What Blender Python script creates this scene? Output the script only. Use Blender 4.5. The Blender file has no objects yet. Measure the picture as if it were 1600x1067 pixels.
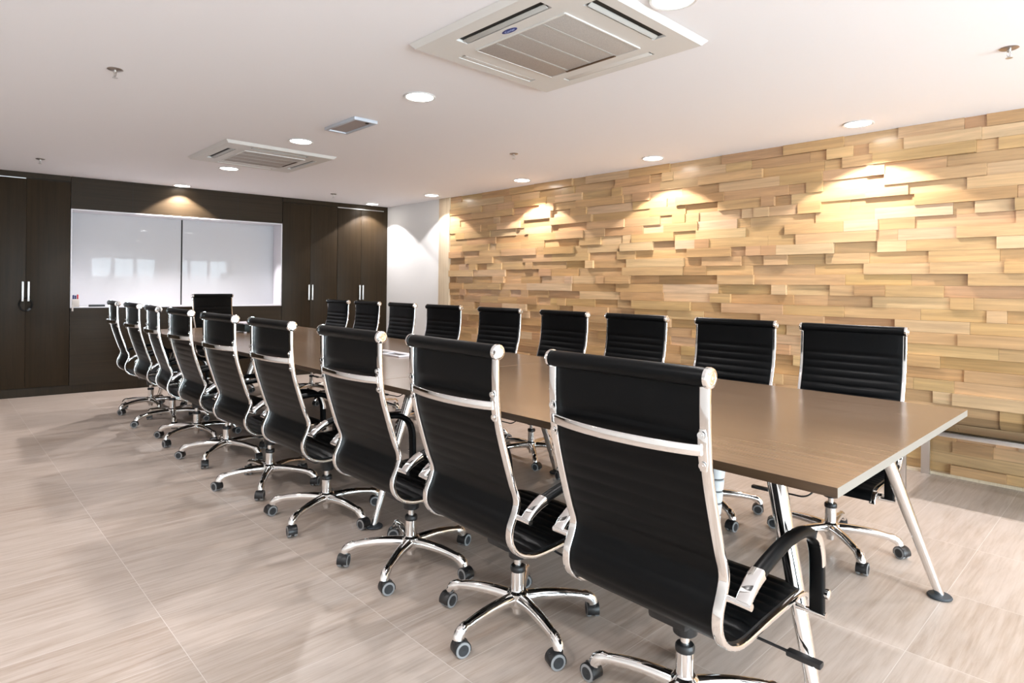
import bpy, bmesh, math, random
from mathutils import Vector, Matrix
C = bpy.context.scene.collection
S = bpy.context.scene
PI = math.pi
R = math.radians

# ---------------------------------------------------------------- camera
F_PX, PSI, HY, ROLL, CAM_H = 964.30, 0.7611, 447.36, 0.0116, 1.22
cam = bpy.data.cameras.new('camera')
camo = bpy.data.objects.new('camera', cam); C.objects.link(camo)
cam.sensor_width = 36.0; cam.sensor_fit = 'HORIZONTAL'
cam.lens = F_PX * 36.0 / 1600.0
# image is rolled about (800, HY); principal point offset after roll
cam.shift_x = 0.0
cam.shift_y = (HY - 533.5) / 1600.0
cam.clip_start = 0.05
camo.location = (0, 0, CAM_H)
fwd = Vector((math.sin(PSI), math.cos(PSI), 0)); rgt = Vector((math.cos(PSI), -math.sin(PSI), 0)); up = Vector((0, 0, 1))
c_, s_ = math.cos(ROLL), math.sin(ROLL)
# image right axis/up axis after rolling the picture clockwise by ROLL
cr = rgt * c_ + up * s_
cu = up * c_ - rgt * s_
M = Matrix((cr, cu, -fwd)).transposed().to_4x4()
M.translation = camo.location
camo.matrix_world = M
S.camera = camo

# ---------------------------------------------------------------- look / world / large lights
S.view_settings.view_transform = 'Standard'
S.view_settings.look = 'None'
S.view_settings.exposure = 0.0
S.view_settings.gamma = 1.0
S.view_settings.use_curve_mapping = False
w = bpy.data.worlds.new('world'); S.world = w; w.use_nodes = True
w.node_tree.nodes['Background'].inputs[0].default_value = (0.80, 0.90, 1.0, 1)
w.node_tree.nodes['Background'].inputs[1].default_value = 2.0

ZC = 2.357          # ceiling height
YN = -4.2           # wall behind the camera (with the windows)
XL = -1.9           # left wall
XW = 4.92           # right wall
WIN = [(-0.9, 0.75), (1.0, 2.65), (2.9, 4.55)]   # window openings in the wall behind the camera
WZ0, WZ1 = 0.10, 2.08

def area(name, loc, rot, sx, sy, power, col):
    l = bpy.data.lights.new(name, 'AREA'); l.shape = 'RECTANGLE'; l.size = sx; l.size_y = sy
    l.energy = power; l.color = col
    o = bpy.data.objects.new(name, l); C.objects.link(o); o.location = loc; o.rotation_euler = rot
    return o
WIN_POWER = 66.0    # W per m2 of window
for a, b in WIN:
    area('window_daylight', ((a + b) / 2, YN - 0.12, (WZ0 + WZ1) / 2), (-PI / 2, 0, PI), b - a, WZ1 - WZ0, WIN_POWER * (b - a) * (WZ1 - WZ0), (0.75, 0.91, 1.0))

SPOT_POWER = 58.0
SPOT_COL = (1.0, 0.96, 0.955)

# ---------------------------------------------------------------- helpers
def setp(o, label=None, cat=None, group=None, kind=None):
    if label: o['label'] = label
    if cat: o['category'] = cat
    if group: o['group'] = group
    if kind: o['kind'] = kind
    return o

def finish(bm, sharp=35):
    bmesh.ops.recalc_face_normals(bm, faces=bm.faces[:])
    me = bpy.data.meshes.new('m'); bm.to_mesh(me); bm.free()
    for p in me.polygons: p.use_smooth = True
    me.set_sharp_from_angle(angle=R(sharp))
    return me

def obj(name, bm, mats, parent=None, sharp=35, loc=None, rot=None):
    me = finish(bm, sharp); me.name = name
    if not isinstance(mats, (list, tuple)): mats = [mats]
    for m in mats: me.materials.append(m)
    o = bpy.data.objects.new(name, me); C.objects.link(o)
    if parent: o.parent = parent
    if loc: o.location = loc
    if rot: o.rotation_euler = rot
    return o

def thing(name, label, cat, loc=(0, 0, 0), rz=0, group=None):
    o = bpy.data.objects.new(name, None); C.objects.link(o); o.empty_display_size = 0.1
    o.location = loc; o.rotation_euler = (0, 0, rz)
    return setp(o, label, cat, group)

def B():
    return bmesh.new()

def box(bm, x0, x1, y0, y1, z0, z1, bev=0.0, seg=2, mi=0):
    r = bmesh.ops.create_cube(bm, size=1.0)
    vs = r['verts']
    for v in vs:
        v.co = Vector(((x0 + x1) / 2 + v.co.x * (x1 - x0), (y0 + y1) / 2 + v.co.y * (y1 - y0), (z0 + z1) / 2 + v.co.z * (z1 - z0)))
    fs = set(f for v in vs for f in v.link_faces)
    for f in fs: f.material_index = mi
    if bev > 0:
        es = list(set(e for v in vs for e in v.link_edges))
        rr = bmesh.ops.bevel(bm, geom=es, offset=bev, segments=seg, profile=0.6, affect='EDGES')
        for f in rr['faces']: f.material_index = mi
    return bm

def lathe(bm, prof, n=24, center=(0, 0, 0), axis='z', mi=0, cap=True):
    rings = []
    for r, z in prof:
        ring = []
        for i in range(n):
            a = 2 * PI * i / n
            p = (r * math.cos(a), r * math.sin(a), z)
            if axis == 'y': p = (p[0], p[2], p[1])
            if axis == 'x': p = (p[2], p[0], p[1])
            ring.append(bm.verts.new((p[0] + center[0], p[1] + center[1], p[2] + center[2])))
        rings.append(ring)
    for a, b in zip(rings[:-1], rings[1:]):
        for i in range(n):
            f = bm.faces.new((a[i], a[(i + 1) % n], b[(i + 1) % n], b[i])); f.material_index = mi
    if cap:
        for rg in (rings[0], rings[-1]):
            try:
                f = bm.faces.new(rg); f.material_index = mi
            except ValueError: pass
    return bm

def spline(pts, step):
    """Catmull-Rom through pts resampled at about equal steps."""
    P = [Vector(p) for p in pts]
    P = [P[0] * 2 - P[1]] + P + [P[-1] * 2 - P[-2]]
    out = []
    for i in range(1, len(P) - 2):
        p0, p1, p2, p3 = P[i - 1:i + 3]
        for k in range(16):
            t = k / 16
            out.append(0.5 * ((2 * p1) + (-p0 + p2) * t + (2 * p0 - 5 * p1 + 4 * p2 - p3) * t * t + (-p0 + 3 * p1 - 3 * p2 + p3) * t ** 3))
    out.append(P[-2])
    L = [0]
    for a, b in zip(out[:-1], out[1:]): L.append(L[-1] + (b - a).length)
    n = max(2, int(round(L[-1] / step)))
    res = []; j = 0
    for k in range(n + 1):
        s = L[-1] * k / n
        while j < len(L) - 2 and L[j + 1] < s: j += 1
        t = (s - L[j]) / max(1e-9, L[j + 1] - L[j])
        res.append(out[j].lerp(out[j + 1], min(1, t)))
    return res, L[-1]

def sweep(bm, path, binormal, sec, mi=0, cap=True):
    """sec(t)-> list of (b, n) offsets: b along binormal, n along binormal x tangent."""
    bn = Vector(binormal).normalized(); rings = []
    N = len(path)
    for i, p in enumerate(path):
        t = (path[min(N - 1, i + 1)] - path[max(0, i - 1)]).normalized()
        nrm = bn.cross(t).normalized()
        rings.append([bm.verts.new(p + bn * b + nrm * n) for b, n in sec(i / (N - 1))])
    m = len(rings[0])
    for a, b in zip(rings[:-1], rings[1:]):
        for i in range(m):
            f = bm.faces.new((a[i], a[(i + 1) % m], b[(i + 1) % m], b[i])); f.material_index = mi
    if cap:
        for rg in (rings[0], rings[-1]):
            f = bm.faces.new(rg); f.material_index = mi
    return bm

def rrect(wd, ht, r, n=3):
    pts = []
    for cx, cy, a0 in ((wd / 2 - r, ht / 2 - r, 0), (-wd / 2 + r, ht / 2 - r, 90), (-wd / 2 + r, -ht / 2 + r, 180), (wd / 2 - r, -ht / 2 + r, 270)):
        for k in range(n + 1):
            a = R(a0 + 90 * k / n); pts.append((cx + r * math.cos(a), cy + r * math.sin(a)))
    return pts

def circ(r, n=12, ry=None):
    ry = ry or r
    return [(r * math.cos(2 * PI * i / n), ry * math.sin(2 * PI * i / n)) for i in range(n)]

def tube(bm, a, b, r, n=12, r2=None, mi=0):
    a = Vector(a); b = Vector(b); d = (b - a).normalized()
    q = d.cross(Vector((0, 0, 1)))
    if q.length < 1e-3: q = Vector((0, 1, 0))
    r2 = r if r2 is None else r2
    return sweep(bm, [a, a.lerp(b, .5), b], q, lambda t: circ(r + (r2 - r) * t, n), mi)

# ---------------------------------------------------------------- materials
def mat(name, col=(.8, .8, .8), rough=.5, metal=0, spec=.5, coat=0, coat_r=.05, emit=None, es=0):
    m = bpy.data.materials.new(name); m.use_nodes = True
    b = m.node_tree.nodes['Principled BSDF']
    b.inputs['Base Color'].default_value = (*col, 1)
    b.inputs['Roughness'].default_value = rough; b.inputs['Metallic'].default_value = metal
    b.inputs['Specular IOR Level'].default_value = spec
    b.inputs['Coat Weight'].default_value = coat; b.inputs['Coat Roughness'].default_value = coat_r
    if emit:
        b.inputs['Emission Color'].default_value = (*emit, 1); b.inputs['Emission Strength'].default_value = es
    return m

class NT:
    def __init__(s, m): s.t = m.node_tree; s.b = s.t.nodes['Principled BSDF']
    def n(s, typ, **kw):
        nd = s.t.nodes.new(typ)
        for k, v in kw.items(): setattr(nd, k, v)
        return nd
    def l(s, a, b): s.t.links.new(a, b)
    def math(s, op, a, b=None, clamp=False):
        nd = s.n('ShaderNodeMath', operation=op); nd.use_clamp = clamp
        for i, v in enumerate((a, b)):
            if v is None: continue
            if isinstance(v, (int, float)): nd.inputs[i].default_value = v
            else: s.l(v, nd.inputs[i])
        return nd.outputs[0]
    def ramp(s, fac, stops):
        nd = s.n('ShaderNodeValToRGB'); e = nd.color_ramp.elements
        while len(e) < len(stops): e.new(.5)
        for i, (p, c) in enumerate(stops):
            e[i].position = p; e[i].color = (*c, 1)
        s.l(fac, nd.inputs[0]); return nd.outputs[0]
    def mix(s, fac, a, b, mode='MIX'):
        nd = s.n('ShaderNodeMix', data_type='RGBA', blend_type=mode)
        for i, v in ((0, fac), (6, a), (7, b)):
            if isinstance(v, (int, float)): nd.inputs[i].default_value = v
            elif isinstance(v, tuple): nd.inputs[i].default_value = (*v, 1)
            else: s.l(v, nd.inputs[i])
        return nd.outputs[2]
    def bump(s, h, strength, dist=.01):
        nd = s.n('ShaderNodeBump'); nd.inputs['Strength'].default_value = strength; nd.inputs['Distance'].default_value = dist
        s.l(h, nd.inputs['Height']); s.l(nd.outputs[0], s.b.inputs['Normal'])

def noise(t, vec, scale, detail=4, rough=.55, dist=0):
    nd = t.n('ShaderNodeTexNoise'); nd.inputs['Scale'].default_value = scale; nd.inputs['Detail'].default_value = detail
    nd.inputs['Roughness'].default_value = rough; nd.inputs['Distortion'].default_value = dist
    t.l(vec, nd.inputs['Vector']); return nd.outputs['Fac']

def mapping(t, sc, loc=(0, 0, 0), src='Object'):
    tc = t.n('ShaderNodeTexCoord'); mp = t.n('ShaderNodeMapping')
    mp.inputs['Scale'].default_value = sc; mp.inputs['Location'].default_value = loc
    t.l(tc.outputs[src], mp.inputs[0]); return mp.outputs[0]

def wood(name, c0, c1, sc, rough=.35, coat=0, spec=.5, dist=.6):
    """laminate: streaks stretched along the axis with the small scale"""
    m = mat(name, c0, rough, spec=spec, coat=coat, coat_r=.12); t = NT(m)
    v = mapping(t, sc)
    a = noise(t, v, 1.0, 6, .65, dist); b = noise(t, mapping(t, tuple(x * 3.1 for x in sc), (3, 5, 7)), 1.0, 3, .6, 0)
    f = t.math('ADD', t.math('MULTIPLY', a, .65), t.math('MULTIPLY', b, .35))
    t.l(t.ramp(f, [(.3, c0), (.5, tuple((x + y) / 2 for x, y in zip(c0, c1))), (.72, c1)]), t.b.inputs['Base Color'])
    t.bump(f, .05, .002)
    return m

M_ceiling = mat('ceiling_paint', (.93, .92, .95), .9)
M_white = mat('white_wall_paint', (.80, .79, .78), .85)
M_dark = wood('dark_laminate_vertical_grain', (.021, .0135, .0068), (.040, .026, .0135), (26, 26, .7), .40, spec=.13)
M_darkh = wood('dark_laminate_horizontal_grain', (.021, .0135, .0068), (.040, .026, .0135), (.7, 26, 40), .40, spec=.13)
M_gap = mat('dark_gap', (.01, .008, .006), .7)
M_table = wood('walnut_laminate', (.128, .082, .051), (.222, .150, .099), (34, 1.1, 34), .20, spec=.5)
M_tedge = wood('walnut_shaded_edge', (.060, .034, .018), (.105, .064, .036), (34, 1.5, 60), .35)  # same walnut as the top, shade of the unlit sides put into the colour
M_tend = mat('pale_end_edge', (.23, .21, .185), .45)  # table ends, coloured paler than the walnut top
M_chrome = mat('chrome', (.88, .87, .86), .07, 1.0)
M_chromeb = mat('brushed_steel', (.66, .65, .64), .28, 1.0)
M_plastic = mat('black_plastic', (.012, .012, .013), .38)
M_wheelhub = mat('wheel_hub_plastic', (.025, .028, .032), .45)
M_tyre = mat('grey_tyre', (.26, .265, .27), .55)
M_rubber = mat('dark_rubber', (.035, .042, .05), .6)
M_acwhite = mat('ac_white_plastic', (.74, .725, .70), .45)
M_acgrey = mat('ac_vane_grey', (.50, .50, .48), .35)
M_acdark = mat('ac_slot_dark', (.02, .02, .018), .6)
M_blue = mat('logo_blue', (.01, .035, .22), .35)
M_logow = mat('logo_white', (.42, .50, .78), .4)
M_lens = mat('lamp_lens', (1, 1, 1), .4, emit=(1.0, .95, .88), es=24.0)
M_trim = mat('lamp_trim', (.72, .71, .70), .4)
M_vent = mat('vent_grey', (.56, .59, .65), .4)
M_ventin = mat('vent_inner', (.38, .33, .32), .6)
M_copper = mat('sprinkler_metal', (.42, .37, .34), .3, .9)
M_board = mat('whiteboard_gloss', (.60, .60, .62), .055, spec=.19)
M_niche = mat('white_niche_lining', (.74, .72, .76), .4)
M_stone = mat('smoked_glass', (.022, .015, .008), .06, spec=.4)
M_handle = mat('satin_white_metal', (.82, .85, .86), .3, .35)
M_cable = mat('black_cable', (.003, .003, .003), .5, spec=.3)
M_red = mat('red_cap', (.5, .03, .05), .4)
M_navy = mat('navy_cap', (.01, .02, .12), .4)
M_cream = mat('cream_plastic', (.72, .66, .62), .5)
M_dkgreen = mat('dark_green_black', (.008, .018, .018), .4)
M_bluecard = mat('blue_card', (.02, .06, .28), .5)
M_palelid = mat('pale_lilac_lid', (.50, .46, .50), .5)
M_outlet = mat('white_outlet', (.85, .82, .86), .3)
M_bin = mat('grey_spine_plastic', (.55, .56, .57), .45)
M_glass = bpy.data.materials.new('window_glass'); M_glass.use_nodes = True
_t = M_glass.node_tree; _t.nodes.clear()
_o = _t.nodes.new('ShaderNodeOutputMaterial'); _mx = _t.nodes.new('ShaderNodeMixShader'); _tr = _t.nodes.new('ShaderNodeBsdfTransparent'); _g = _t.nodes.new('ShaderNodeBsdfGlossy')
_g.inputs['Roughness'].default_value = .02; _mx.inputs[0].default_value = .06
_t.links.new(_tr.outputs[0], _mx.inputs[1]); _t.links.new(_g.outputs[0], _mx.inputs[2]); _t.links.new(_mx.outputs[0], _o.inputs[0])

# black leather with a fine grain
M_leather = mat('black_leather', (.0024, .0027, .0031), .38, spec=.13)
t = NT(M_leather)
t.bump(noise(t, mapping(t, (420, 420, 420)), 1.0, 2), .12, .001)

# floor: wood-look porcelain tiles 0.595 x 0.3205 with a thin pale grout
M_floor = mat('wood_look_tile', (.5, .4, .33), .36, spec=.5); t = NT(M_floor)
tc = t.n('ShaderNodeTexCoord'); sep = t.n('ShaderNodeSeparateXYZ'); t.l(tc.outputs['Object'], sep.inputs[0])
u = t.math('DIVIDE', t.math('SUBTRACT', sep.outputs[0], .6354 - 59.47), .5947)
v = t.math('DIVIDE', t.math('SUBTRACT', sep.outputs[1], .585 - 32.05), .3205)
fu, fv = t.math('FRACT', u), t.math('FRACT', v); iu, iv = t.math('FLOOR', u), t.math('FLOOR', v)
du = t.math('MULTIPLY', t.math('MINIMUM', fu, t.math('SUBTRACT', 1, fu)), .5947)
dv = t.math('MULTIPLY', t.math('MINIMUM', fv, t.math('SUBTRACT', 1, fv)), .3205)
g = t.math('LESS_THAN', t.math('MINIMUM', du, dv), .0011)
idv = t.n('ShaderNodeCombineXYZ'); t.l(iu, idv.inputs[0]); t.l(iv, idv.inputs[1])
wn = t.n('ShaderNodeTexWhiteNoise'); wn.noise_dimensions = '2D'; t.l(idv.outputs[0], wn.inputs['Vector'])
rnd = wn.outputs['Value']
cv = t.n('ShaderNodeCombineXYZ')
t.l(t.math('ADD', t.math('MULTIPLY', sep.outputs[0], 1.5), t.math('MULTIPLY', rnd, 37)), cv.inputs[0])
t.l(t.math('ADD', t.math('MULTIPLY', sep.outputs[1], 15), t.math('MULTIPLY', rnd, 91)), cv.inputs[1])
grain = noise(t, cv.outputs[0], 1.3, 7, .62, .9)
cv2 = t.n('ShaderNodeCombineXYZ')
t.l(t.math('ADD', t.math('MULTIPLY', sep.outputs[0], 4.5), t.math('MULTIPLY', rnd, 17)), cv2.inputs[0])
t.l(t.math('MULTIPLY', sep.outputs[1], 75), cv2.inputs[1])
fine = noise(t, cv2.outputs[0], 1.0, 4, .6, .3)
gg = t.math('ADD', t.math('MULTIPLY', grain, .55), t.math('MULTIPLY', fine, .45))
gg = t.math('ADD', gg, t.math('MULTIPLY', t.math('SUBTRACT', rnd, .5), .09))
col = t.ramp(gg, [(.30, (.345, .262, .21)), (.42, (.42, .338, .28)), (.54, (.487, .405, .35)), (.72, (.555, .47, .415))])
col = t.mix(g, col, (.62, .56, .51))
t.l(col, t.b.inputs['Base Color'])
t.l(t.math('ADD', t.math('MULTIPLY', grain, .16), .26), t.b.inputs['Roughness'])
t.bump(t.math('SUBTRACT', gg, t.math('MULTIPLY', g, .6)), .10, .002)

# split-face timber wall: every block has its own tint
M_block = mat('oak_block', (.6, .4, .22), .36, spec=.5, coat=.5, coat_r=.16); t = NT(M_block)
at = t.n('ShaderNodeAttribute'); at.attribute_name = 'tint'
v3 = t.n('ShaderNodeVectorMath', operation='MULTIPLY_ADD')
t.l(mapping(t, (30, 1.6, 30)), v3.inputs[0]); v3.inputs[1].default_value = (1, 1, 1)
vm = t.n('ShaderNodeVectorMath', operation='SCALE'); t.l(at.outputs['Vector'], vm.inputs[0]); vm.inputs['Scale'].default_value = 60
t.l(vm.outputs[0], v3.inputs[2])
gr = noise(t, v3.outputs[0], 1.0, 6, .62, .8)
k = t.math('ADD', t.math('MULTIPLY', t.math('SUBTRACT', gr, .5), 1.0), .95)
mul = t.n('ShaderNodeVectorMath', operation='SCALE'); t.l(at.outputs['Color'], mul.inputs[0]); t.l(k, mul.inputs['Scale'])
t.l(mul.outputs[0], t.b.inputs['Base Color']); t.bump(gr, .12, .002)
M_post = wood('pale_ash_post', (.55, .42, .28), (.74, .62, .46), (40, 40, 1.2), .4)

# grille with a fine perforation
M_grille = mat('ac_grille_mesh', (.50, .46, .43), .6); t = NT(M_grille)
vv = t.n('ShaderNodeTexVoronoi'); vv.inputs['Scale'].default_value = 330; t.l(mapping(t, (1, 1, 1)), vv.inputs['Vector'])
t.l(t.ramp(vv.outputs['Distance'], [(.2, (.36, .33, .305)), (.6, (.50, .46, .43))]), t.b.inputs['Base Color'])

# ---------------------------------------------------------------- room shell
def struct(name, bm, m, sharp=35, **kw):
    o = obj(name, bm, m, None, sharp, **kw); o['kind'] = 'structure'; return o

YB = 9.2
b = B(); box(b, XL - .2, XW + .4, YN - .2, YB, -.12, 0); struct('floor', b, M_floor)
b = B(); box(b, XL - .2, XW + .4, YN - .2, YB, ZC, ZC + .12); struct('ceiling', b, M_ceiling)
b = B(); box(b, XL - .15, XL, YN - .2, YB, 0, ZC); struct('wall_left', b, M_white)
# wall behind the camera with its window openings
b = B()
xs = [XL] + [x for p in WIN for x in p] + [XW + .3]
for i in range(0, len(xs), 2): box(b, xs[i], xs[i + 1], YN - .15, YN, 0, ZC)
for a, c in WIN:
    box(b, a, c, YN - .15, YN, 0, WZ0); box(b, a, c, YN - .15, YN, WZ1, ZC)
struct('wall_near', b, M_white)
for i, (a, c) in enumerate(WIN):
    b = B(); fw = .045
    box(b, a, c, YN - .09, YN - .04, WZ0, WZ0 + fw); box(b, a, c, YN - .09, YN - .04, WZ1 - fw, WZ1)
    for xx in ([a, c - fw] + ([(a + c) / 2 - fw / 2] if c - a > 1.2 else [])): box(b, xx, xx + fw, YN - .09, YN - .04, WZ0 + fw, WZ1 - fw)
    wo = struct('window_%d' % (i + 1), b, M_acwhite)
    b = B(); box(b, a + fw, c - fw, YN - .068, YN - .062, WZ0 + fw, WZ1 - fw)
    obj('pane', b, M_glass, wo)

# right wall: smooth part, pale post, split-face timber
Y_POST0, Y_POST1 = 6.33, 6.55
b = B(); box(b, XW, XW + .2, Y_POST1, YB, 0, ZC); struct('wall_right', b, M_white)
b = B(); box(b, XW - .022, XW + .1, Y_POST0, Y_POST1, 0, ZC, .003); struct('trim_1', b, M_post)
random.seed(11)
b = B(); tint = b.faces.layers.float_color.new('tint')
box(b, XW + .02, XW + .1, YN, Y_POST0, 0, ZC)
b.faces.ensure_lookup_table()
for f in b.faces: f[tint] = (.3, .19, .09, 1)
NR = 30; RH = ZC / NR
pal = [(.52, .345, .19), (.55, .375, .215), (.50, .325, .175), (.57, .41, .25), (.53, .355, .20), (.47, .30, .16), (.59, .435, .28), (.52, .36, .195), (.51, .355, .19)]
for r in range(NR):
    y = Y_POST0; last = 0
    y += random.uniform(0, .0)
    while y > YN + .01:
        L = random.choice([.12, .2, .3, .36, .42, .5, .6]) * random.uniform(.85, 1.15)
        y1 = max(YN, y - L)
        lev = random.choice([0, 0, 1, 1, 1, 2, 2, 3])
        if lev == last: lev = (lev + random.choice([0, 1])) % 4
        last = lev
        p = .010 + .0125 * lev
        n0 = len(b.faces)
        box(b, XW + .02 - p, XW + .021, y1 + .0006, y - .0006, r * RH + .0005, (r + 1) * RH - .0005)
        b.faces.ensure_lookup_table()
        c = random.choice(pal); k = random.uniform(.90, 1.08)
        c = (c[0] * k * 1.06, c[1] * k * .975 * random.uniform(.97, 1.03), c[2] * k * random.uniform(.78, .96), 1)
        for f in b.faces[n0:]: f[tint] = c
        y = y1
struct('wall_right_timber', b, M_block, 20)
b = B(); box(b, XW - .034, XW + .02, YN, Y_POST0, 0, .018); struct('baseboard_right', b, M_post)

# back wall frame: local x along the wall (0 at the right corner), local y into the wall
TH = math.atan(.0853); CS = math.cos(TH)
BWM = Matrix.Translation((XW, 7.828, 0)) @ Matrix.Rotation(-TH, 4, 'Z')
def bx(x): return (x - XW) / CS
def bwobj(name, bm, m, parent=None, sharp=35):
    o = obj(name, bm, m, parent, sharp)
    if parent is None: o.matrix_world = BWM
    return o
NX0, NX1, NZ0, NZ1, ND = bx(1.147), bx(3.400), .930, 2.008, .33
b = B()
XR, XE = .05, bx(XL)
box(b, XE, bx(.30), .0, .5, .09, ZC)                            # cladding left of the doors
box(b, NX0, NX1, .0, .5, NZ1, ZC); box(b, NX0, NX1, .0, .5, .09, NZ0)
box(b, XE, .05, ND + .02, .6, 0, ZC)
struct_b = bwobj('wall_back', b, [M_darkh]); struct_b['kind'] = 'structure'
b = B(); box(b, XE, -.0, .012, .03, 0, .09); box(b, XE, 0, .03, .5, 0, .088)
o = bwobj('baseboard_back', b, M_dark); o['kind'] = 'structure'
# thin joints between the cladding panels around the niche
b = B()
for xx in (1.72, 2.85): box(b, bx(xx) - .0015, bx(xx) + .0015, -.0012, .004, NZ1 + .012, ZC)
for xx in (1.99, 2.75): box(b, bx(xx) - .0015, bx(xx) + .0015, -.0012, .004, .09, NZ0 - .012)
o = bwobj('trim_2', b, M_gap); o['kind'] = 'structure'
# niche lining
b = B()
box(b, NX0, NX1, -.001, ND, NZ1 - .012, NZ1); box(b, NX0, NX1, -.002, ND, NZ0, NZ0 + .012)
box(b, NX0, NX0 + .012, -.004, ND, NZ0 + .012, NZ1 - .012); box(b, NX1 - .012, NX1, -.004, ND, NZ0 + .012, NZ1 - .012)
o = bwobj('trim_3', b, M_niche); o['kind'] = 'structure'
# glossy boards in the niche
xm = bx(2.279)
for k, (a, c, lab) in enumerate(((NX0 + .013, xm - .008, 'left glossy white writing board in the wall niche, reflecting windows'),
                                 (xm + .008, NX1 - .013, 'right glossy white writing board in the wall niche, reflecting ceiling lamps'))):
    b = B(); box(b, a, c, ND - .028, ND + .0, NZ0 + .013, NZ1 - .013, .002)
    o = bwobj('whiteboard', b, M_board); setp(o, lab, 'whiteboard', 'whiteboards in the niche')
b = B(); box(b, xm - .007, xm + .007, ND - .012, ND + .0, NZ0 + .013, NZ1 - .013)
o = bwobj('trim_4', b, M_gap); o['kind'] = 'structure'

def wardrobe(x0, x1, label, strip, edge=0):
    t = thing('built_in_cabinet', label, 'cabinet', group='built-in cabinets of the back wall'); t.matrix_world = BWM
    a, c = bx(x0), bx(x1); m = (a + c) / 2
    b = B(); box(b, a, c, .02, .5, .09, ZC - .001); box(b, a, c, .0, .02, 2.30, ZC - .001)
    if edge: box(b, c, c + edge, .0, .5, .09, ZC - .001)
    obj('body', b, M_dark, t)
    for s, (d0, d1) in enumerate(((a, m), (m, c))):
        b = B(); box(b, d0 + .0015, d1 - .0015, -.002, .018, .094, 2.285, .001)
        d = obj('door', b, M_dark, t)
        hx = (d1 - .024) if s == 0 else (d0 + .024)
        b = B(); box(b, hx - .009, hx + .009, -.036, -.026, 1.005, 1.212, .004)
        for zz in (1.02, 1.197): tube(b, (hx, -.03, zz), (hx, -.001, zz), .004, 8)
        obj('handle', b, M_handle, d)
    if strip:
        b = B(); box(b, a + .003, c - .003, -.003, .012, 2.287, 2.296); obj('top_glint', b, M_chromeb, t)  # bright strip stands in for light reflected along the door tops
    return t
wardrobe(.395, 1.143, 'dark wood cabinet left of the whiteboard with a cable looped on its handles', False)
wardrobe(3.404, 4.155, 'dark wood cabinet right beside the whiteboard niche', False)
wardrobe(4.157, 4.86, 'dark wood cabinet in the corner beside the white wall', True, .058)
# metal strip standing in for reflected light on the left-most door's top edge
b = B(); box(b, bx(.40), bx(.763), -.006, -.001, 2.287, 2.295)
o = bwobj('trim_5', b, M_chromeb); o['kind'] = 'structure'

# cable lock hanging around the left cabinet's handles
lk = thing('cable_lock', 'black cable lock looped through the left cabinet door handles', 'lock'); lk.matrix_world = BWM
b = B(); cx = bx(.77)
pts = [Vector((cx + .052 * math.cos(a), -.018 - .006 * math.sin(a * 2), .972 + .066 * math.sin(a))) for a in [2 * PI * i / 28 for i in range(28)]]
sweep(b, pts + [pts[0]], (0, 1, 0), lambda t: circ(.0085, 8), cap=False); obj('cable', b, M_cable, lk)
b = B(); box(b, cx + .006, cx + .046, -.036, -.008, .905, .932, .006); bmesh.ops.rotate(b, verts=b.verts, cent=(cx + .026, -.02, .92), matrix=Matrix.Rotation(R(-50), 3, 'Y'))
obj('lock_body', b, M_plastic, lk)
# things on the niche ledge
mk = thing('marker_holder', 'small cream marker holder on the left end of the niche ledge', 'holder'); mk.matrix_world = BWM
x0 = bx(1.165)
b = B(); box(b, x0, x0 + .065, -.006, .03, NZ0 + .0125, NZ0 + .095, .003); obj('cup', b, M_cream, mk)
b = B(); box(b, x0 - .004, x0 + .012, -.012, -.0065, NZ0 - .035, NZ0 + .03, .002); obj('hook', b, M_cream, mk)
for dx, mm, lab, h in ((.012, M_navy, 'navy marker', .135), (.030, M_navy, 'navy marker', .13), (.050, M_red, 'red marker', .14)):
    b = B(); lathe(b, [(.008, NZ0 + .096), (.008, NZ0 + h), (.005, NZ0 + h + .006)], 10, (x0 + dx, .012, 0)); o = obj('marker', b, mm, mk); o['label'] = lab
b = B(); box(b, bx(1.315), bx(1.465), -.003, .045, NZ0 + .0125, NZ0 + .034, .004)
o = bwobj('board_eraser', b, M_plastic); setp(o, 'black board eraser lying on the niche ledge under the left whiteboard', 'eraser')

# ---------------------------------------------------------------- ceiling fittings
LIGHTS = [(2.154, 3.086, 'round recessed ceiling lamp between the near air conditioner and the small vent', 'c'),
          (2.163, 4.729, 'round recessed ceiling lamp between the small vent and the far air conditioner', 'c'),
          (2.179, 6.373, 'round recessed ceiling lamp just beyond the far air conditioner', 'c'),
          (2.185, 7.93, 'round recessed ceiling lamp above the whiteboard', 'b'),
          (2.121, 1.327, 'round recessed ceiling lamp cut by the top edge of the picture', 'c'),
          (4.560, 7.66, 'round recessed ceiling lamp lighting the corner cabinet doors', 'd'),
          (4.622, 6.339, 'round recessed ceiling lamp beside the white wall and pale post', 'p'),
          (4.620, 4.715, 'round recessed ceiling lamp over the timber wall, third from the camera', 'w'),
          (4.610, 3.071, 'round recessed ceiling lamp over the timber wall, second from the camera', 'w'),
          (4.600, 1.428, 'round recessed ceiling lamp over the timber wall, nearest the camera', 'w')]
tm = B(); lathe(tm, [(.080, -.0005), (.093, -.0005), (.096, -.004), (.092, -.008), (.082, -.006), (.080, -.003)], 40, cap=False)
ln = B(); lathe(ln, [(.0815, -.0035), (.05, -.0045), (.001, -.005)], 40)
trim_me = finish(tm); trim_me.materials.append(M_trim); lens_me = finish(ln); lens_me.materials.append(M_lens)
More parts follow.
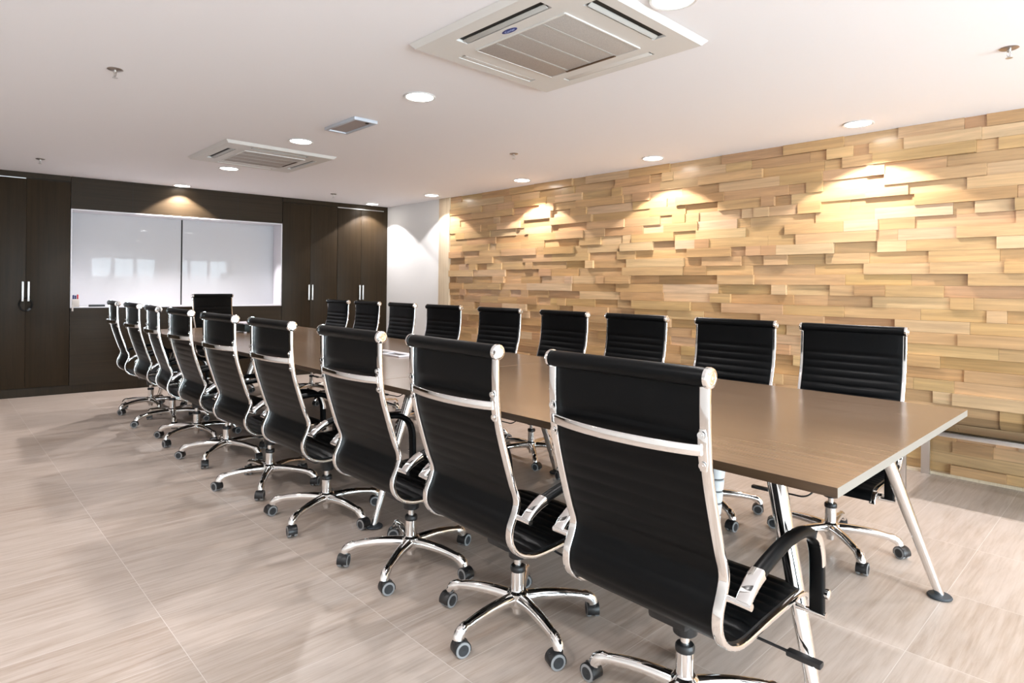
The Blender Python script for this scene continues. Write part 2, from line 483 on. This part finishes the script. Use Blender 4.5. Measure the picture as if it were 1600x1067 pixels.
EXTRA = [(x, y, 'added round recessed ceiling lamp outside the picture, %s' % lab, 'c') for x, y, lab in (  # unseen lamps added along the lamp grid to light the room
    (4.60, -.22, 'beside the timber wall behind the camera'), (4.60, -1.87, 'beside the timber wall close to the windows'),
    (2.12, -.32, 'over the floor behind the camera'), (2.12, -1.97, 'in the middle row close to the windows'), (-.30, -1.97, 'in the left row close to the windows'),
    (-.30, -.32, 'left of the camera, slightly behind it'), (-.30, 1.33, 'left of the camera, ahead of it'), (-.30, 3.05, 'left row, third from the cabinets'), (-.30, 4.70, 'left row, second from the cabinets'), (-.30, 6.35, 'left row, next to the cabinets'))]
for i, (x, y, lab, k) in enumerate(LIGHTS + EXTRA):
    t_ = thing('recessed_ceiling_lamp', lab, 'ceiling lamp', (x, y, ZC), 0, 'recessed ceiling lamps')
    for nm, me in (('trim_ring', trim_me), ('lens', lens_me)):
        o = bpy.data.objects.new(nm, me); C.objects.link(o); o.parent = t_
    l = bpy.data.lights.new('downlight', 'SPOT'); l.energy = SPOT_POWER * {'w': 1.45, 'c': 1.05, 'b': 3.2, 'd': 1.35, 'p': .95}[k]; l.color = SPOT_COL
    l.spot_size = R(111); l.spot_blend = .12; l.shadow_soft_size = .035
    lo = bpy.data.objects.new('downlight', l); C.objects.link(lo); lo.location = (x, y, ZC - .018)

def ac_unit(cx, cy, hx, hy, label, logo, openings):
    t_ = thing('cassette_air_conditioner', label, 'air conditioner', (cx, cy, ZC), 0, 'ceiling air conditioners')
    # panel ring with four slot holes built from strips
    gx0, gx1, gy0, gy1 = -.245, .275, -.27, .287
    z0, z1 = -.024, -.001
    sl = {'w': (-.383, -.316, -.265, .265), 'e': (.347, .392, -.275, .265), 's': (-.245, .245, -.432, -.366), 'n': (-.24, .255, .380, .425)}
    xs = sorted({-hx, hx, gx0, gx1, *[v for s in sl.values() for v in s[:2]]})
    ys = sorted({-hy, hy, gy0, gy1, *[v for s in sl.values() for v in s[2:]]})
    b = B()
    def inside(x, y):
        if gx0 < x < gx1 and gy0 < y < gy1: return True
        return any(s[0] < x < s[1] and s[2] < y < s[3] for s in sl.values())
    V = {}
    def gv(i, j, z, sx=1.0):
        key = (i, j, z)
        if key not in V: V[key] = b.verts.new((xs[i], ys[j], z))
        return V[key]
    cells = {(i, j) for i in range(len(xs) - 1) for j in range(len(ys) - 1) if not inside((xs[i] + xs[i + 1]) / 2, (ys[j] + ys[j + 1]) / 2)}
    for i, j in cells:
        b.faces.new((gv(i, j, z0), gv(i + 1, j, z0), gv(i + 1, j + 1, z0), gv(i, j + 1, z0)))
        for (di, dj, p, q) in ((-1, 0, (i, j), (i, j + 1)), (1, 0, (i + 1, j), (i + 1, j + 1)), (0, -1, (i, j), (i + 1, j)), (0, 1, (i, j + 1), (i + 1, j + 1))):
            if (i + di, j + dj) not in cells:
                b.faces.new((gv(*p, z0), gv(*q, z0), gv(*q, z1), gv(*p, z1)))
    # slope the outer rim up to the ceiling
    for vtx in b.verts:
        if vtx.co.z > z0 + .001:
            if abs(abs(vtx.co.x) - hx) < 1e-4: vtx.co.x += math.copysign(.022, vtx.co.x)
            if abs(abs(vtx.co.y) - hy) < 1e-4: vtx.co.y += math.copysign(.022, vtx.co.y)
    obj('panel', b, M_acwhite, t_, 25)
    b = B(); box(b, gx0 + .004, gx1 - .004, gy0 + .004, gy1 - .004, -.028, -.018, .002)
    gr = obj('grille', b, M_grille, t_)
    b = B()
    
    for fx in (gx0 - .004, gx1 - .002): box(b, fx, fx + .008, gy0, gy1, -.0292, -.024)
    for fy in (gy0 - .004, gy1 - .004): box(b, gx0, gx1, fy, fy + .008, -.0292, -.024)
    obj('grille_frame', b, M_acwhite, gr)
    b = B(); box(b, gx0 + .01, gx1 - .01, -.142, -.130, -.0292, -.0282); box(b, gx0 + .01, gx1 - .01, .002, .014, -.0292, -.0282); box(b, gx0 + .01, gx1 - .01, .150, .162, -.0292, -.0282); obj('rib_bands', b, M_acgrey, gr)
    b = B(); box(b, gx1 - .018, gx1 - .006, -.14, .17, -.0325, -.0285); obj('latch_gap', b, mat('brown_gap', (.10, .055, .03), .5), gr)
    for k, (a, c, d, e) in sl.items():
        b = B(); box(b, a - .002, c + .002, d - .002, e + .002, -.012, -.002)
        v_ = obj('air_slot', b, M_acdark, t_)
        longx = (c - a) > (e - d)
        op = openings[k]
        b = B(); wv = (e - d if longx else c - a)
        if op: wv *= .33
        else: wv *= .86
        m_ = ((a + c) / 2 + (.011 if op and not longx else 0), (d + e) / 2 + (.012 if op and longx else 0))
        ang = (R(-28) if longx else R(28)) if op else R(4)
        if longx: box(b, a + .012, c - .012, m_[1] - wv / 2, m_[1] + wv / 2, -.023, -.019, .001)
        else: box(b, m_[0] - wv / 2, m_[0] + wv / 2, d + .012, e - .012, -.023, -.019, .001)
        bmesh.ops.rotate(b, verts=b.verts, cent=(m_[0], m_[1], -.021), matrix=Matrix.Rotation(ang, 3, 'X' if longx else 'Y'))
        obj('vane', b, M_acgrey if op else M_acwhite, v_)
    if logo:
        b = B(); n = 32
        vs = [b.verts.new((-.283 + .0165 * math.cos(2 * PI * i / n), .018 + .045 * math.sin(2 * PI * i / n), -.0252)) for i in range(n)]
        vs2 = [b.verts.new((v.co.x, v.co.y, -.0235)) for v in vs]
        b.faces.new(vs); b.faces.new(vs2)
        for i in range(n): b.faces.new((vs[i], vs[(i + 1) % n], vs2[(i + 1) % n], vs2[i]))
        badge = obj('badge', b, M_blue, t_); badge['label'] = 'blue oval badge with white lettering'
        fc = bpy.data.curves.new('txt', 'FONT'); fc.body = 'Carrier'; fc.size = .0205; fc.extrude = .0004; fc.align_x = 'CENTER'; fc.align_y = 'CENTER'; fc.shear = .3
        fo = bpy.data.objects.new('txt', fc); C.objects.link(fo); bpy.context.view_layer.update()
        me = bpy.data.meshes.new_from_object(fo.evaluated_get(bpy.context.evaluated_depsgraph_get()))
        bpy.data.objects.remove(fo); me.materials.clear(); me.materials.append(M_logow)
        lt = bpy.data.objects.new('lettering', me); C.objects.link(lt); lt.parent = badge
        # text right = world -y.. read from below with its top towards -x
        mx = Matrix(((0, -1, 0), (-1, 0, 0), (0, 0, -1))).to_4x4()
        mx.translation = (-.283, .018, -.0258)
        lt.matrix_local = mx
    return t_
ac_unit(2.12, 1.945, .452, .487, 'square cassette air conditioner in the ceiling nearest the camera, with blue badge', True, {'w': 1, 's': 1, 'n': 0, 'e': 0})
ac_unit(2.185, 5.57, .452, .475, 'square cassette air conditioner in the ceiling farther from the camera', False, {'w': 1, 's': 1, 'n': 0, 'e': 1})

vt = thing('ceiling_vent', 'small rectangular grey ceiling vent between the two air conditioners', 'vent', (2.182, 3.972, ZC))
b = B()
for a, c, d, e in ((-.09, .09, -.215, -.195), (-.09, .09, .195, .215), (-.09, -.07, -.195, .195), (.07, .09, -.195, .195)): box(b, a, c, d, e, -.022, -.001, .002)
obj('frame', b, M_vent, vt)
b = B(); box(b, -.07, .07, -.195, .195, -.012, -.004)
sc_ = obj('screen', b, M_ventin, vt)
b = B(); lathe(b, [(.012, -.016), (.012, -.012)], 14, (.045, -.15, 0)); obj('indicator', b, M_acdark, sc_)

for x, y, lab in ((.73, 3.863, 'fire sprinkler in the upper left of the ceiling'), (.773, 7.199, 'fire sprinkler above the left cabinet'),
                  (3.648, 3.826, 'fire sprinkler between the lamp rows, over the middle of the table'), (3.721, 7.185, 'fire sprinkler nearest the right cabinets'),
                  (3.65, .493, 'fire sprinkler at the right edge of the ceiling')):
    t_ = thing('fire_sprinkler', lab, 'sprinkler', (x, y, ZC), random.uniform(0, 3), 'fire sprinklers')
    b = B(); lathe(b, [(.001, -.0005), (.036, -.0005), (.038, -.003), (.030, -.007), (.012, -.009), (.001, -.009)], 24); obj('escutcheon', b, M_copper, t_)
    b = B(); lathe(b, [(.009, -.009), (.009, -.018), (.006, -.022)], 12); tube(b, (.007, 0, -.018), (.011, 0, -.032), .002, 6); tube(b, (.011, 0, -.032), (.002, 0, -.046), .002, 6)
    tube(b, (-.007, 0, -.018), (-.011, 0, -.032), .002, 6); tube(b, (-.011, 0, -.032), (-.002, 0, -.046), .002, 6); tube(b, (0, 0, -.02), (0, 0, -.045), .0018, 6)
    obj('sprinkler_head', b, M_chromeb, t_)
    b = B(); lathe(b, [(.001, -.045), (.014, -.046), (.014, -.048), (.001, -.048)], 16); obj('deflector', b, M_chromeb, t_)

# ---------------------------------------------------------------- tables
TXL, TXR, TZ, TT = 1.608, 3.073, .74, .026
TY0, TL = .534, 2.176
XC = (TXL + TXR) / 2 - .01
def table(i, label):
    y0 = TY0 + i * TL; y1 = y0 + TL - .002
    t_ = thing('conference_table', label, 'table', (XC, (y0 + y1) / 2, 0), 0, 'conference tables in one long row')
    hl = (y1 - y0) / 2; a, c = TXL - XC, TXR - XC
    b = B(); box(b, a + .001, c - .001, -hl + .001, hl - .001, TZ - TT, TZ, .0008, 1)
    top = obj('tabletop', b, [M_table, M_tedge, M_tend], t_)
    for p in top.data.polygons:
        if abs(p.normal.x) > .9: p.material_index = 1
        elif abs(p.normal.y) > .9: p.material_index = 2
        elif p.normal.z < -.9: p.material_index = 1
    b = B(); box(b, -.5, .5, -hl + .30, -hl + .36, TZ - TT - .045, TZ - TT - .0005, .004); box(b, -.5, .5, hl - .36, hl - .30, TZ - TT - .045, TZ - TT - .0005, .004)
    for sx in (-.5, .5): box(b, sx - .025, sx + .025, -hl + .30, hl - .30, TZ - TT - .045, TZ - TT - .0005, .004)
    obj('underframe', b, M_plastic, t_)
    for sx in (-1, 1):
        for sy in (-1, 1):
            if (i == 0 and sy == 1) or (i == 2 and sy == -1): continue      # the middle section's legs carry both joints
            if i == 1: f_ = Vector((sx * .68, sy * (hl - .01), .012)); tp = Vector((sx * .43, sy * (hl - .03), TZ - TT - .001))
            else: f_ = Vector((sx * .612, sy * (hl - .062), .012)); tp = Vector((sx * .46, sy * (hl - .275), TZ - TT - .001))
            b = B(); d = (f_ - tp).normalized(); q = d.cross(Vector((1, 0, 0)))
            path = [tp.lerp(f_, k / 6) for k in range(7)]
            sweep(b, path, q, lambda t: [(x * (1 - .42 * t), y * (1 - .42 * t)) for x, y in rrect(.054, .056, .022, 4)])
            lg = obj('leg', b, M_chrome, t_)
            b = B(); lathe(b, [(.001, .002), (.042, .002), (.044, .006), (.040, .011), (.012, .015), (.001, .015)], 28, (f_.x, f_.y, 0)); obj('foot_disc', b, M_rubber, lg)
    return t_
table(0, 'walnut conference table section with the free near end and pale end edge')
table(1, 'middle walnut conference table section, with the white outlet box')
table(2, 'far walnut conference table section, before the chair at the head')

# flip-up outlet box on the table and the small box at the far end
ot = thing('table_outlet_box', 'white rectangular outlet box lying on the middle table', 'outlet box', (2.36, 3.69, TZ))
b = B()
for a, c, d, e in ((-.075, .075, -.21, -.19), (-.075, .075, .19, .21), (-.075, -.055, -.19, .19), (.02, .075, -.19, .19)): box(b, a, c, d, e, .0005, .010, .002)
obj('frame', b, M_outlet, ot)
b = B(); box(b, -.055, .02, -.19, .19, .0005, .004); obj('cable_tray', b, M_plastic, ot)
b = B(); box(b, -.055, .02, .0, .012, .004, .011); obj('divider', b, M_outlet, ot)
pb = thing('equipment_box', 'small dark green box with pale lid on the far end of the table', 'box', (2.32, 6.20, TZ), R(8))
b = B(); box(b, -.10, .10, -.12, .12, .012, .085, .006); obj('body', b, M_dkgreen, pb)
b = B(); box(b, -.115, .115, -.13, .13, .086, .098, .003); obj('lid', b, M_palelid, pb)
b = B(); box(b, .03, .10, -.128, -.121, .045, .084); obj('card', b, M_bluecard, pb)
for sx in (-.085, .085):
    for sy in (-.1, .1):
        b = B(); lathe(b, [(.014, .0005), (.014, .012)], 12, (sx, sy, 0)); obj('foot', b, M_outlet, pb)
# cable spine under the near table
sp_ = thing('cable_spine', 'grey segmented cable spine hanging under the near table', 'cable spine', (2.262, 1.20, 0))
b = B()
def spr(z): return .016 + .021 * min(1, max(0, (z - .27) / .25))
z1 = TZ - TT - .001
while z1 > .28:
    z0 = z1 - .042
    lathe(b, [(spr(z0) * .9, z0), (spr(z0), z0 + .003), (spr(z1), z1 - .003), (spr(z1) * .9, z1)], 20); z1 = z0 - .006
obj('segments', b, M_bin, sp_)
b = B(); lathe(b, [(.010, .262), (.013, TZ - TT - .003)], 12); obj('core', b, M_plastic, sp_)

# ---------------------------------------------------------------- bench against the timber wall
bn = thing('bench', 'low bench with smoked glass top and chrome frame against the timber wall', 'bench', (4.60, .35, 0))
b = B(); box(b, -.292, .275, -.74, .74, .402, .412, .002); obj('glass_top', b, M_stone, bn)
b = B()
for x0 in (-.300, .262): box(b, x0, x0 + .022, -.75, .75, .375, .4005, .002)
for y0 in (-.75, .728): box(b, -.278, .262, y0, y0 + .022, .375, .4005, .002)
obj('frame', b, M_chromeb, bn)
for x0 in (-.300, .262):
    for y0 in (-.75, .70): 
        b = B(); box(b, x0, x0 + .022, y0, y0 + .05, .0, .3745, .002); obj('leg', b, M_chromeb, bn)

# ---------------------------------------------------------------- chairs
RAILY = .232
PROF = [(-.310, 1.020), (-.309, .94), (-.304, .865), (-.293, .79), (-.262, .685), (-.237, .61), (-.217, .555), (-.224, .520), (-.243, .475), (-.243, .432), (-.217, .393), (-.170, .370), (-.115, .363),
        (.0, .370), (.10, .374), (.18, .376), (.225, .369), (.247, .352), (.253, .328)]
PATH, PLEN = spline([(x, 0, z) for x, z in PROF], .005)
def frame_at(i):
    a = PATH[max(0, i - 1)]; c = PATH[min(len(PATH) - 1, i + 1)]; t = (c - a).normalized()
    return PATH[i], Vector((-t.z, 0, t.x))
ISPLIT = min(range(len(PATH)), key=lambda i: (PATH[i] - Vector((-.170, 0, .370))).length)
def sling(i0, i1, ribs0):
    b = B(); ys = [-.2285, -.226, -.20, -.12, 0, .12, .20, .226, .2285]
    fr, bk = [], []
    PIT = .0405
    for i in range(i0, i1 + 1):
        p, n = frame_at(i); s = i * PLEN / (len(PATH) - 1)
        if s < ribs0: rb = min(1, (ribs0 - s) / .018) ** .42; rbk = min(1, (ribs0 - s) / .02) ** .8
        else:
            ph = ((s - ribs0) / PIT) % 1.0; rb = math.sin(PI * ph) ** .42; rbk = math.sin(PI * ph) ** .8
        rf, rk = [], []
        for y in ys:
            e = 1 - (abs(y) / .2285) ** 10
            rf.append(b.verts.new(p + n * (.0105 + .0078 * rb * e) + Vector((0, y, 0))))
            rk.append(b.verts.new(p + n * (.0035 - .0022 * rbk * e) + Vector((0, y, 0))))
        fr.append(rf); bk.append(rk)
    for g, in ((fr,), (bk,)):
        for a, c in zip(g[:-1], g[1:]):
            for j in range(len(ys) - 1): b.faces.new((a[j], a[j + 1], c[j + 1], c[j]))
    for a, c, d, e in zip(fr[:-1], fr[1:], bk[:-1], bk[1:]):
        b.faces.new((a[0], c[0], e[0], d[0])); b.faces.new((a[-1], c[-1], e[-1], d[-1]))
    for f_, k_ in ((fr[0], bk[0]), (fr[-1], bk[-1])):
        for j in range(len(ys) - 1): b.faces.new((f_[j], f_[j + 1], k_[j + 1], k_[j]))
    return b

def arm_path(): return [(-.226, .512), (-.205, .530), (-.165, .552), (-.10, .572), (-.02, .588), (.06, .592), (.12, .583), (.165, .556), (.187, .515), (.195, .46), (.198, .340)]

def make_chair(name):
    t_ = thing(name, '', 'chair')
    obj('backrest', sling(3, ISPLIT, .128), M_leather, t_, 60)
    obj('seat', sling(ISPLIT, len(PATH) - 3, .128), M_leather, t_, 60)
    for s in (-1, 1):
        b = B(); sweep(b, [p + Vector((0, s * RAILY, 0)) for p in PATH[1::2]], (0, 1, 0), lambda t: rrect(.025, .013, .003, 3))
        r_ = obj('side_rail', b, M_chrome, t_, 40)
        # riveted plate where the cross bar meets the rail
        b = B(); x0 = -.318
        path = [Vector((-.3125 + (.0 if z > .86 else .006), s * (RAILY - .004), z)) for z in (.907, .887, .862, .832, .812)]
        sweep(b, path, (0, 1, 0), lambda t: rrect(.024 if .1 < t < .9 else .016, .006, .0025, 2))
        for z, x in ((.894, -.317), (.825, -.310)): lathe(b, [(.0085, x - .005), (.0085, x - .001)], 14, (0, s * (RAILY - .004), z), 'x'); lathe(b, [(.0035, x - .0065), (.0035, x - .005)], 8, (0, s * (RAILY - .004), z), 'x')
        obj('rivet_plate', b, M_chrome, r_, 40)
    b = B(); lathe(b, [(.010, -.236), (.0215, -.234), (.023, -.22), (.0225, 0), (.023, .22), (.0215, .234), (.010, .236)], 24, (-.309, 0, 1.022), 'y')
    ro = obj('head_roll', b, M_leather, t_, 50)
    for s in (-1, 1):
        b = B(); lathe(b, [(.0245, s * .2355), (.0245, s * .243), (.0225, s * .2475), (.016, s * .249), (.015, s * .2475), (.011, s * .2475), (.010, s * .249), (.004, s * .249), (.003, s * .247), (.0005, s * .247)], 28, (-.309, 0, 1.022), 'y')
        obj('end_cap', b, M_chrome, ro, 20)
    # bowed cross bar
    b = B()
    pts = [Vector((-.316 - .040 * (1 - (y / .225) ** 2) ** .8, y, .860)) for y in [(-.225 + .45 * k / 24) for k in range(25)]]
    sweep(b, pts, (0, 0, 1), lambda t: rrect(.027, .010, .004, 3)); obj('cross_bar', b, M_chrome, t_, 40)
    # arms
    for s in (-1, 1):
        ya = s * .283
        pp, L = spline([(x, ya, z) for x, z in arm_path()], .008)
        i0 = int(len(pp) * .14); i1 = int(len(pp) * .69)
        b = B(); sweep(b, pp[i0:i1], (0, 1, 0), lambda t: circ(.0185, 16, .0145)); pad = obj('armrest', b, M_leather, t_, 50)
        b = B(); sweep(b, pp[i1 - 1:-1], (0, 1, 0), lambda t: rrect(.038, .025, .008, 3)); obj('front_post', b, M_leather, pad, 50)
        b = B(); sweep(b, pp[0:i0 + 1], (0, 1, 0), lambda t: rrect(.036 - .002 * t, .016 + .014 * t, .006, 3))
        tube(b, (-.224, s * (RAILY + .004), .508), (-.224, s * .303, .508), .0085, 14)
        obj('rear_bracket', b, M_chrome, pad, 40)
        b = B(); tube(b, (.197, s * (RAILY - .004), .342), (.197, s * .306, .342), .0085, 14)
        obj('front_bracket', b, M_chrome, pad, 40)
        b = B(); lathe(b, [(.009, s * .292), (.013, s * .304), (.013, s * .312), (.009, s * .315), (.001, s * .315)], 18, (.202, 0, .40), 'y')
        obj('bolt', b, M_chrome, pad, 40)
        i2 = int(len(pp) * .60); i3 = int(len(pp) * .80)
        b = B(); sweep(b, [q + Vector((0, s * .0175, 0)) for q in pp[i2:i3]], (0, 1, 0), lambda t: rrect(.005, .022, .002, 2))
        obj('corner_plate', b, M_chrome, pad, 40)
    # under-seat mechanism, lever, knob
    b = B(); box(b, -.10, .13, -.06, .06, .300, .345, .012); box(b, -.03, .12, -.215, .215, .342, .358, .004)
    lathe(b, [(.030, .242), (.034, .246), (.036, .29), (.048, .306)], 24)
    obj('tilt_mechanism', b, M_plastic, t_)
    b = B(); pts, _ = spline([(.045, -.04, .305), (.10, -.055, .268), (.120, -.085, .250), (.122, -.14, .248), (.124, -.24, .246)], .01)
    sweep(b, pts, (0, 0, 1), lambda t: circ(.0042, 8))
    box(b, .111, .138, -.325, -.235, .238, .253, .005); obj('height_lever', b, M_plastic, t_)
    b = B(); tube(b, (.10, .05, .322), (.10, .27, .322), .006, 8); box(b, .088, .112, .21, .225, .312, .332, .003)
    lathe(b, [(.012, .226), (.013, .230), (.013, .252), (.011, .256)], 16, (.10, 0, .322), 'y', 1)
    obj('tension_knob', b, [M_plastic, M_chrome], t_)
    b = B(); lathe(b, [(.0135, .20), (.0135, .246)], 20); lathe(b, [(.024, .062), (.0255, .07), (.0255, .197)], 28)
    col_ = obj('gas_column', b, M_chrome, t_)
    b = B(); lathe(b, [(.0265, .193), (.0275, .197), (.0275, .208), (.024, .213), (.0145, .214)], 24); obj('collar', b, M_plastic, col_)
    b = B(); lathe(b, [(.012, .040), (.018, .042), (.020, .06), (.036, .075), (.040, .09), (.039, .118), (.030, .126)], 28); obj('base_hub', b, M_chrome, t_)
    lp, _ = spline([(.025, 0, .101), (.08, 0, .104), (.15, 0, .102), (.215, 0, .094), (.258, 0, .084), (.279, 0, .071), (.284, 0, .056)], .01)
    def lsec(t):
        wd = .044 - .013 * min(1, t / .8) + (.005 if t > .85 else 0); ht = .037 - .011 * min(1, t / .8) + (.009 if t > .8 else 0)
        h2 = ht / 2
        return [(-wd / 2, -h2 * .6), (-wd * .5, h2 * .1), (-wd * .34, h2 * .75), (-wd * .15, h2), (wd * .15, h2), (wd * .34, h2 * .75), (wd * .5, h2 * .1), (wd / 2, -h2 * .6), (wd * .38, -h2), (-wd * .38, -h2)]
    b = B(); sweep(b, lp, (0, -1, 0), lsec)
    leg0 = obj('base_leg', b, M_chrome, t_, 40)
    # caster: hood plus two wheels, origin at its stem
    b = B(); lathe(b, [(.007, .040), (.007, .064)], 12)
    arc = [Vector((-.012 + .0275 * math.cos(a), 0, .0265 + .0275 * math.sin(a))) for a in [R(-20 + 215 * k / 16) for k in range(17)]]
    sweep(b, arc, (0, 1, 0), lambda t: rrect(.044, .0035, .0015, 2))
    box(b, -.034, .010, -.004, .004, .012, .05, .003)
    lathe(b, [(.013, .040), (.013, .052), (.009, .056)], 14)
    cas0 = obj('caster', b, M_plastic, t_)
    b = B(); lathe(b, [(.0185, -.0085), (.0255, -.0075), (.0265, -.004), (.0265, .004), (.0255, .0075), (.0185, .0085)], 28, (0, 0, 0), 'y', 0, False)
    lathe(b, [(.001, -.007), (.012, -.0085), (.0185, -.0085)], 28, (0, 0, 0), 'y', 1, False); lathe(b, [(.0185, .0085), (.012, .0085), (.001, .007)], 28, (0, 0, 0), 'y', 1, False)
    wh = obj('wheel', b, [M_tyre, M_wheelhub], cas0, loc=(-.012, -.0145, .0266))
    w2 = wh.copy(); C.objects.link(w2); w2.parent = cas0; w2.location = (-.012, .0145, .0266)
    for k in range(1, 5):
        l2 = leg0.copy(); C.objects.link(l2); l2.parent = t_
        c2 = cas0.copy(); C.objects.link(c2); c2.parent = t_
        for ch in (wh, w2):
            d = ch.copy(); C.objects.link(d); d.parent = c2
    return t_
def copy_tree(o, parent=None):
    c = o.copy(); C.objects.link(c)
    if parent: c.parent = parent
    for ch in o.children: copy_tree(ch, c)
    return c
proto = make_chair('office_chair')
UPPER = ('backrest', 'seat', 'side_rail', 'head_roll', 'cross_bar', 'armrest', 'tilt_mechanism', 'height_lever', 'tension_knob')
L = 'black leather office chair, '
ORD = ['nearest the camera', 'second from the camera', 'third from the camera', 'fourth from the camera', 'fifth from the camera', 'sixth from the camera', 'seventh from the camera', 'eighth from the camera', 'farthest from the camera']
left = [(1.573, .922, -.9, 30), (1.565, 1.595, -2.4, 38), (1.557, 2.259, -.3, 70), (1.548, 3.025, .4, 64), (1.535, 3.732, 1.6, 22), (1.553, 4.529, -.1, 8), (1.556, 5.200, -4.7, 64), (1.580, 5.943, -1.1, 42), (1.577, 6.645, -3.5, 56)]
right = [(3.120, 1.068, 3.0, 8), (3.125, 1.712, .5, 20), (3.12, 2.412, -1.8, 60), (3.132, 3.070, -4.0, 14), (3.12, 3.734, 1.9, 33), (3.12, 4.486, 2.1, 60), (3.12, 5.19, -3.3, 5), (3.12, 5.835, -.2, 40), (3.12, 6.48, -.1, 66)]
seats = [(x, y, a, ph, 0, L + ORD[i] + ' in the left row', 'office chairs along the left side of the table') for i, (x, y, a, ph) in enumerate(left)]
seats += [(x, y, 180 + a, ph, 0, L + ORD[i] + ' in the right row', 'office chairs along the right side of the table') for i, (x, y, a, ph) in enumerate(right)]
seats.append((2.48, 7.20, -75, 25, .050, 'black leather office chair at the far head of the table, facing the camera', 'office chair at the head of the table'))
random.seed(5)
for i, (x, y, a, ph, dz, lab, grp) in enumerate(seats):
    c = proto if i == len(seats) - 1 else copy_tree(proto)
    c.location = (x, y, 0); c.rotation_euler = (0, 0, R(a)); c['label'] = lab; c['category'] = 'chair'; c['group'] = grp
    kl = kc = 0
    for ch in c.children:
        base = ch.name.split('.')[0]
        if base == 'base_leg':
            ch.rotation_euler = (0, 0, R(ph + 72 * kl - a)); kl += 1
        elif base == 'caster':
            an = R(ph + 72 * kc - a); kc += 1
            ch.location = (.284 * math.cos(an), .284 * math.sin(an), 0); ch.rotation_euler = (0, 0, random.uniform(0, 2 * PI))
        elif dz and base in UPPER:
            ch.location = (0, 0, dz)
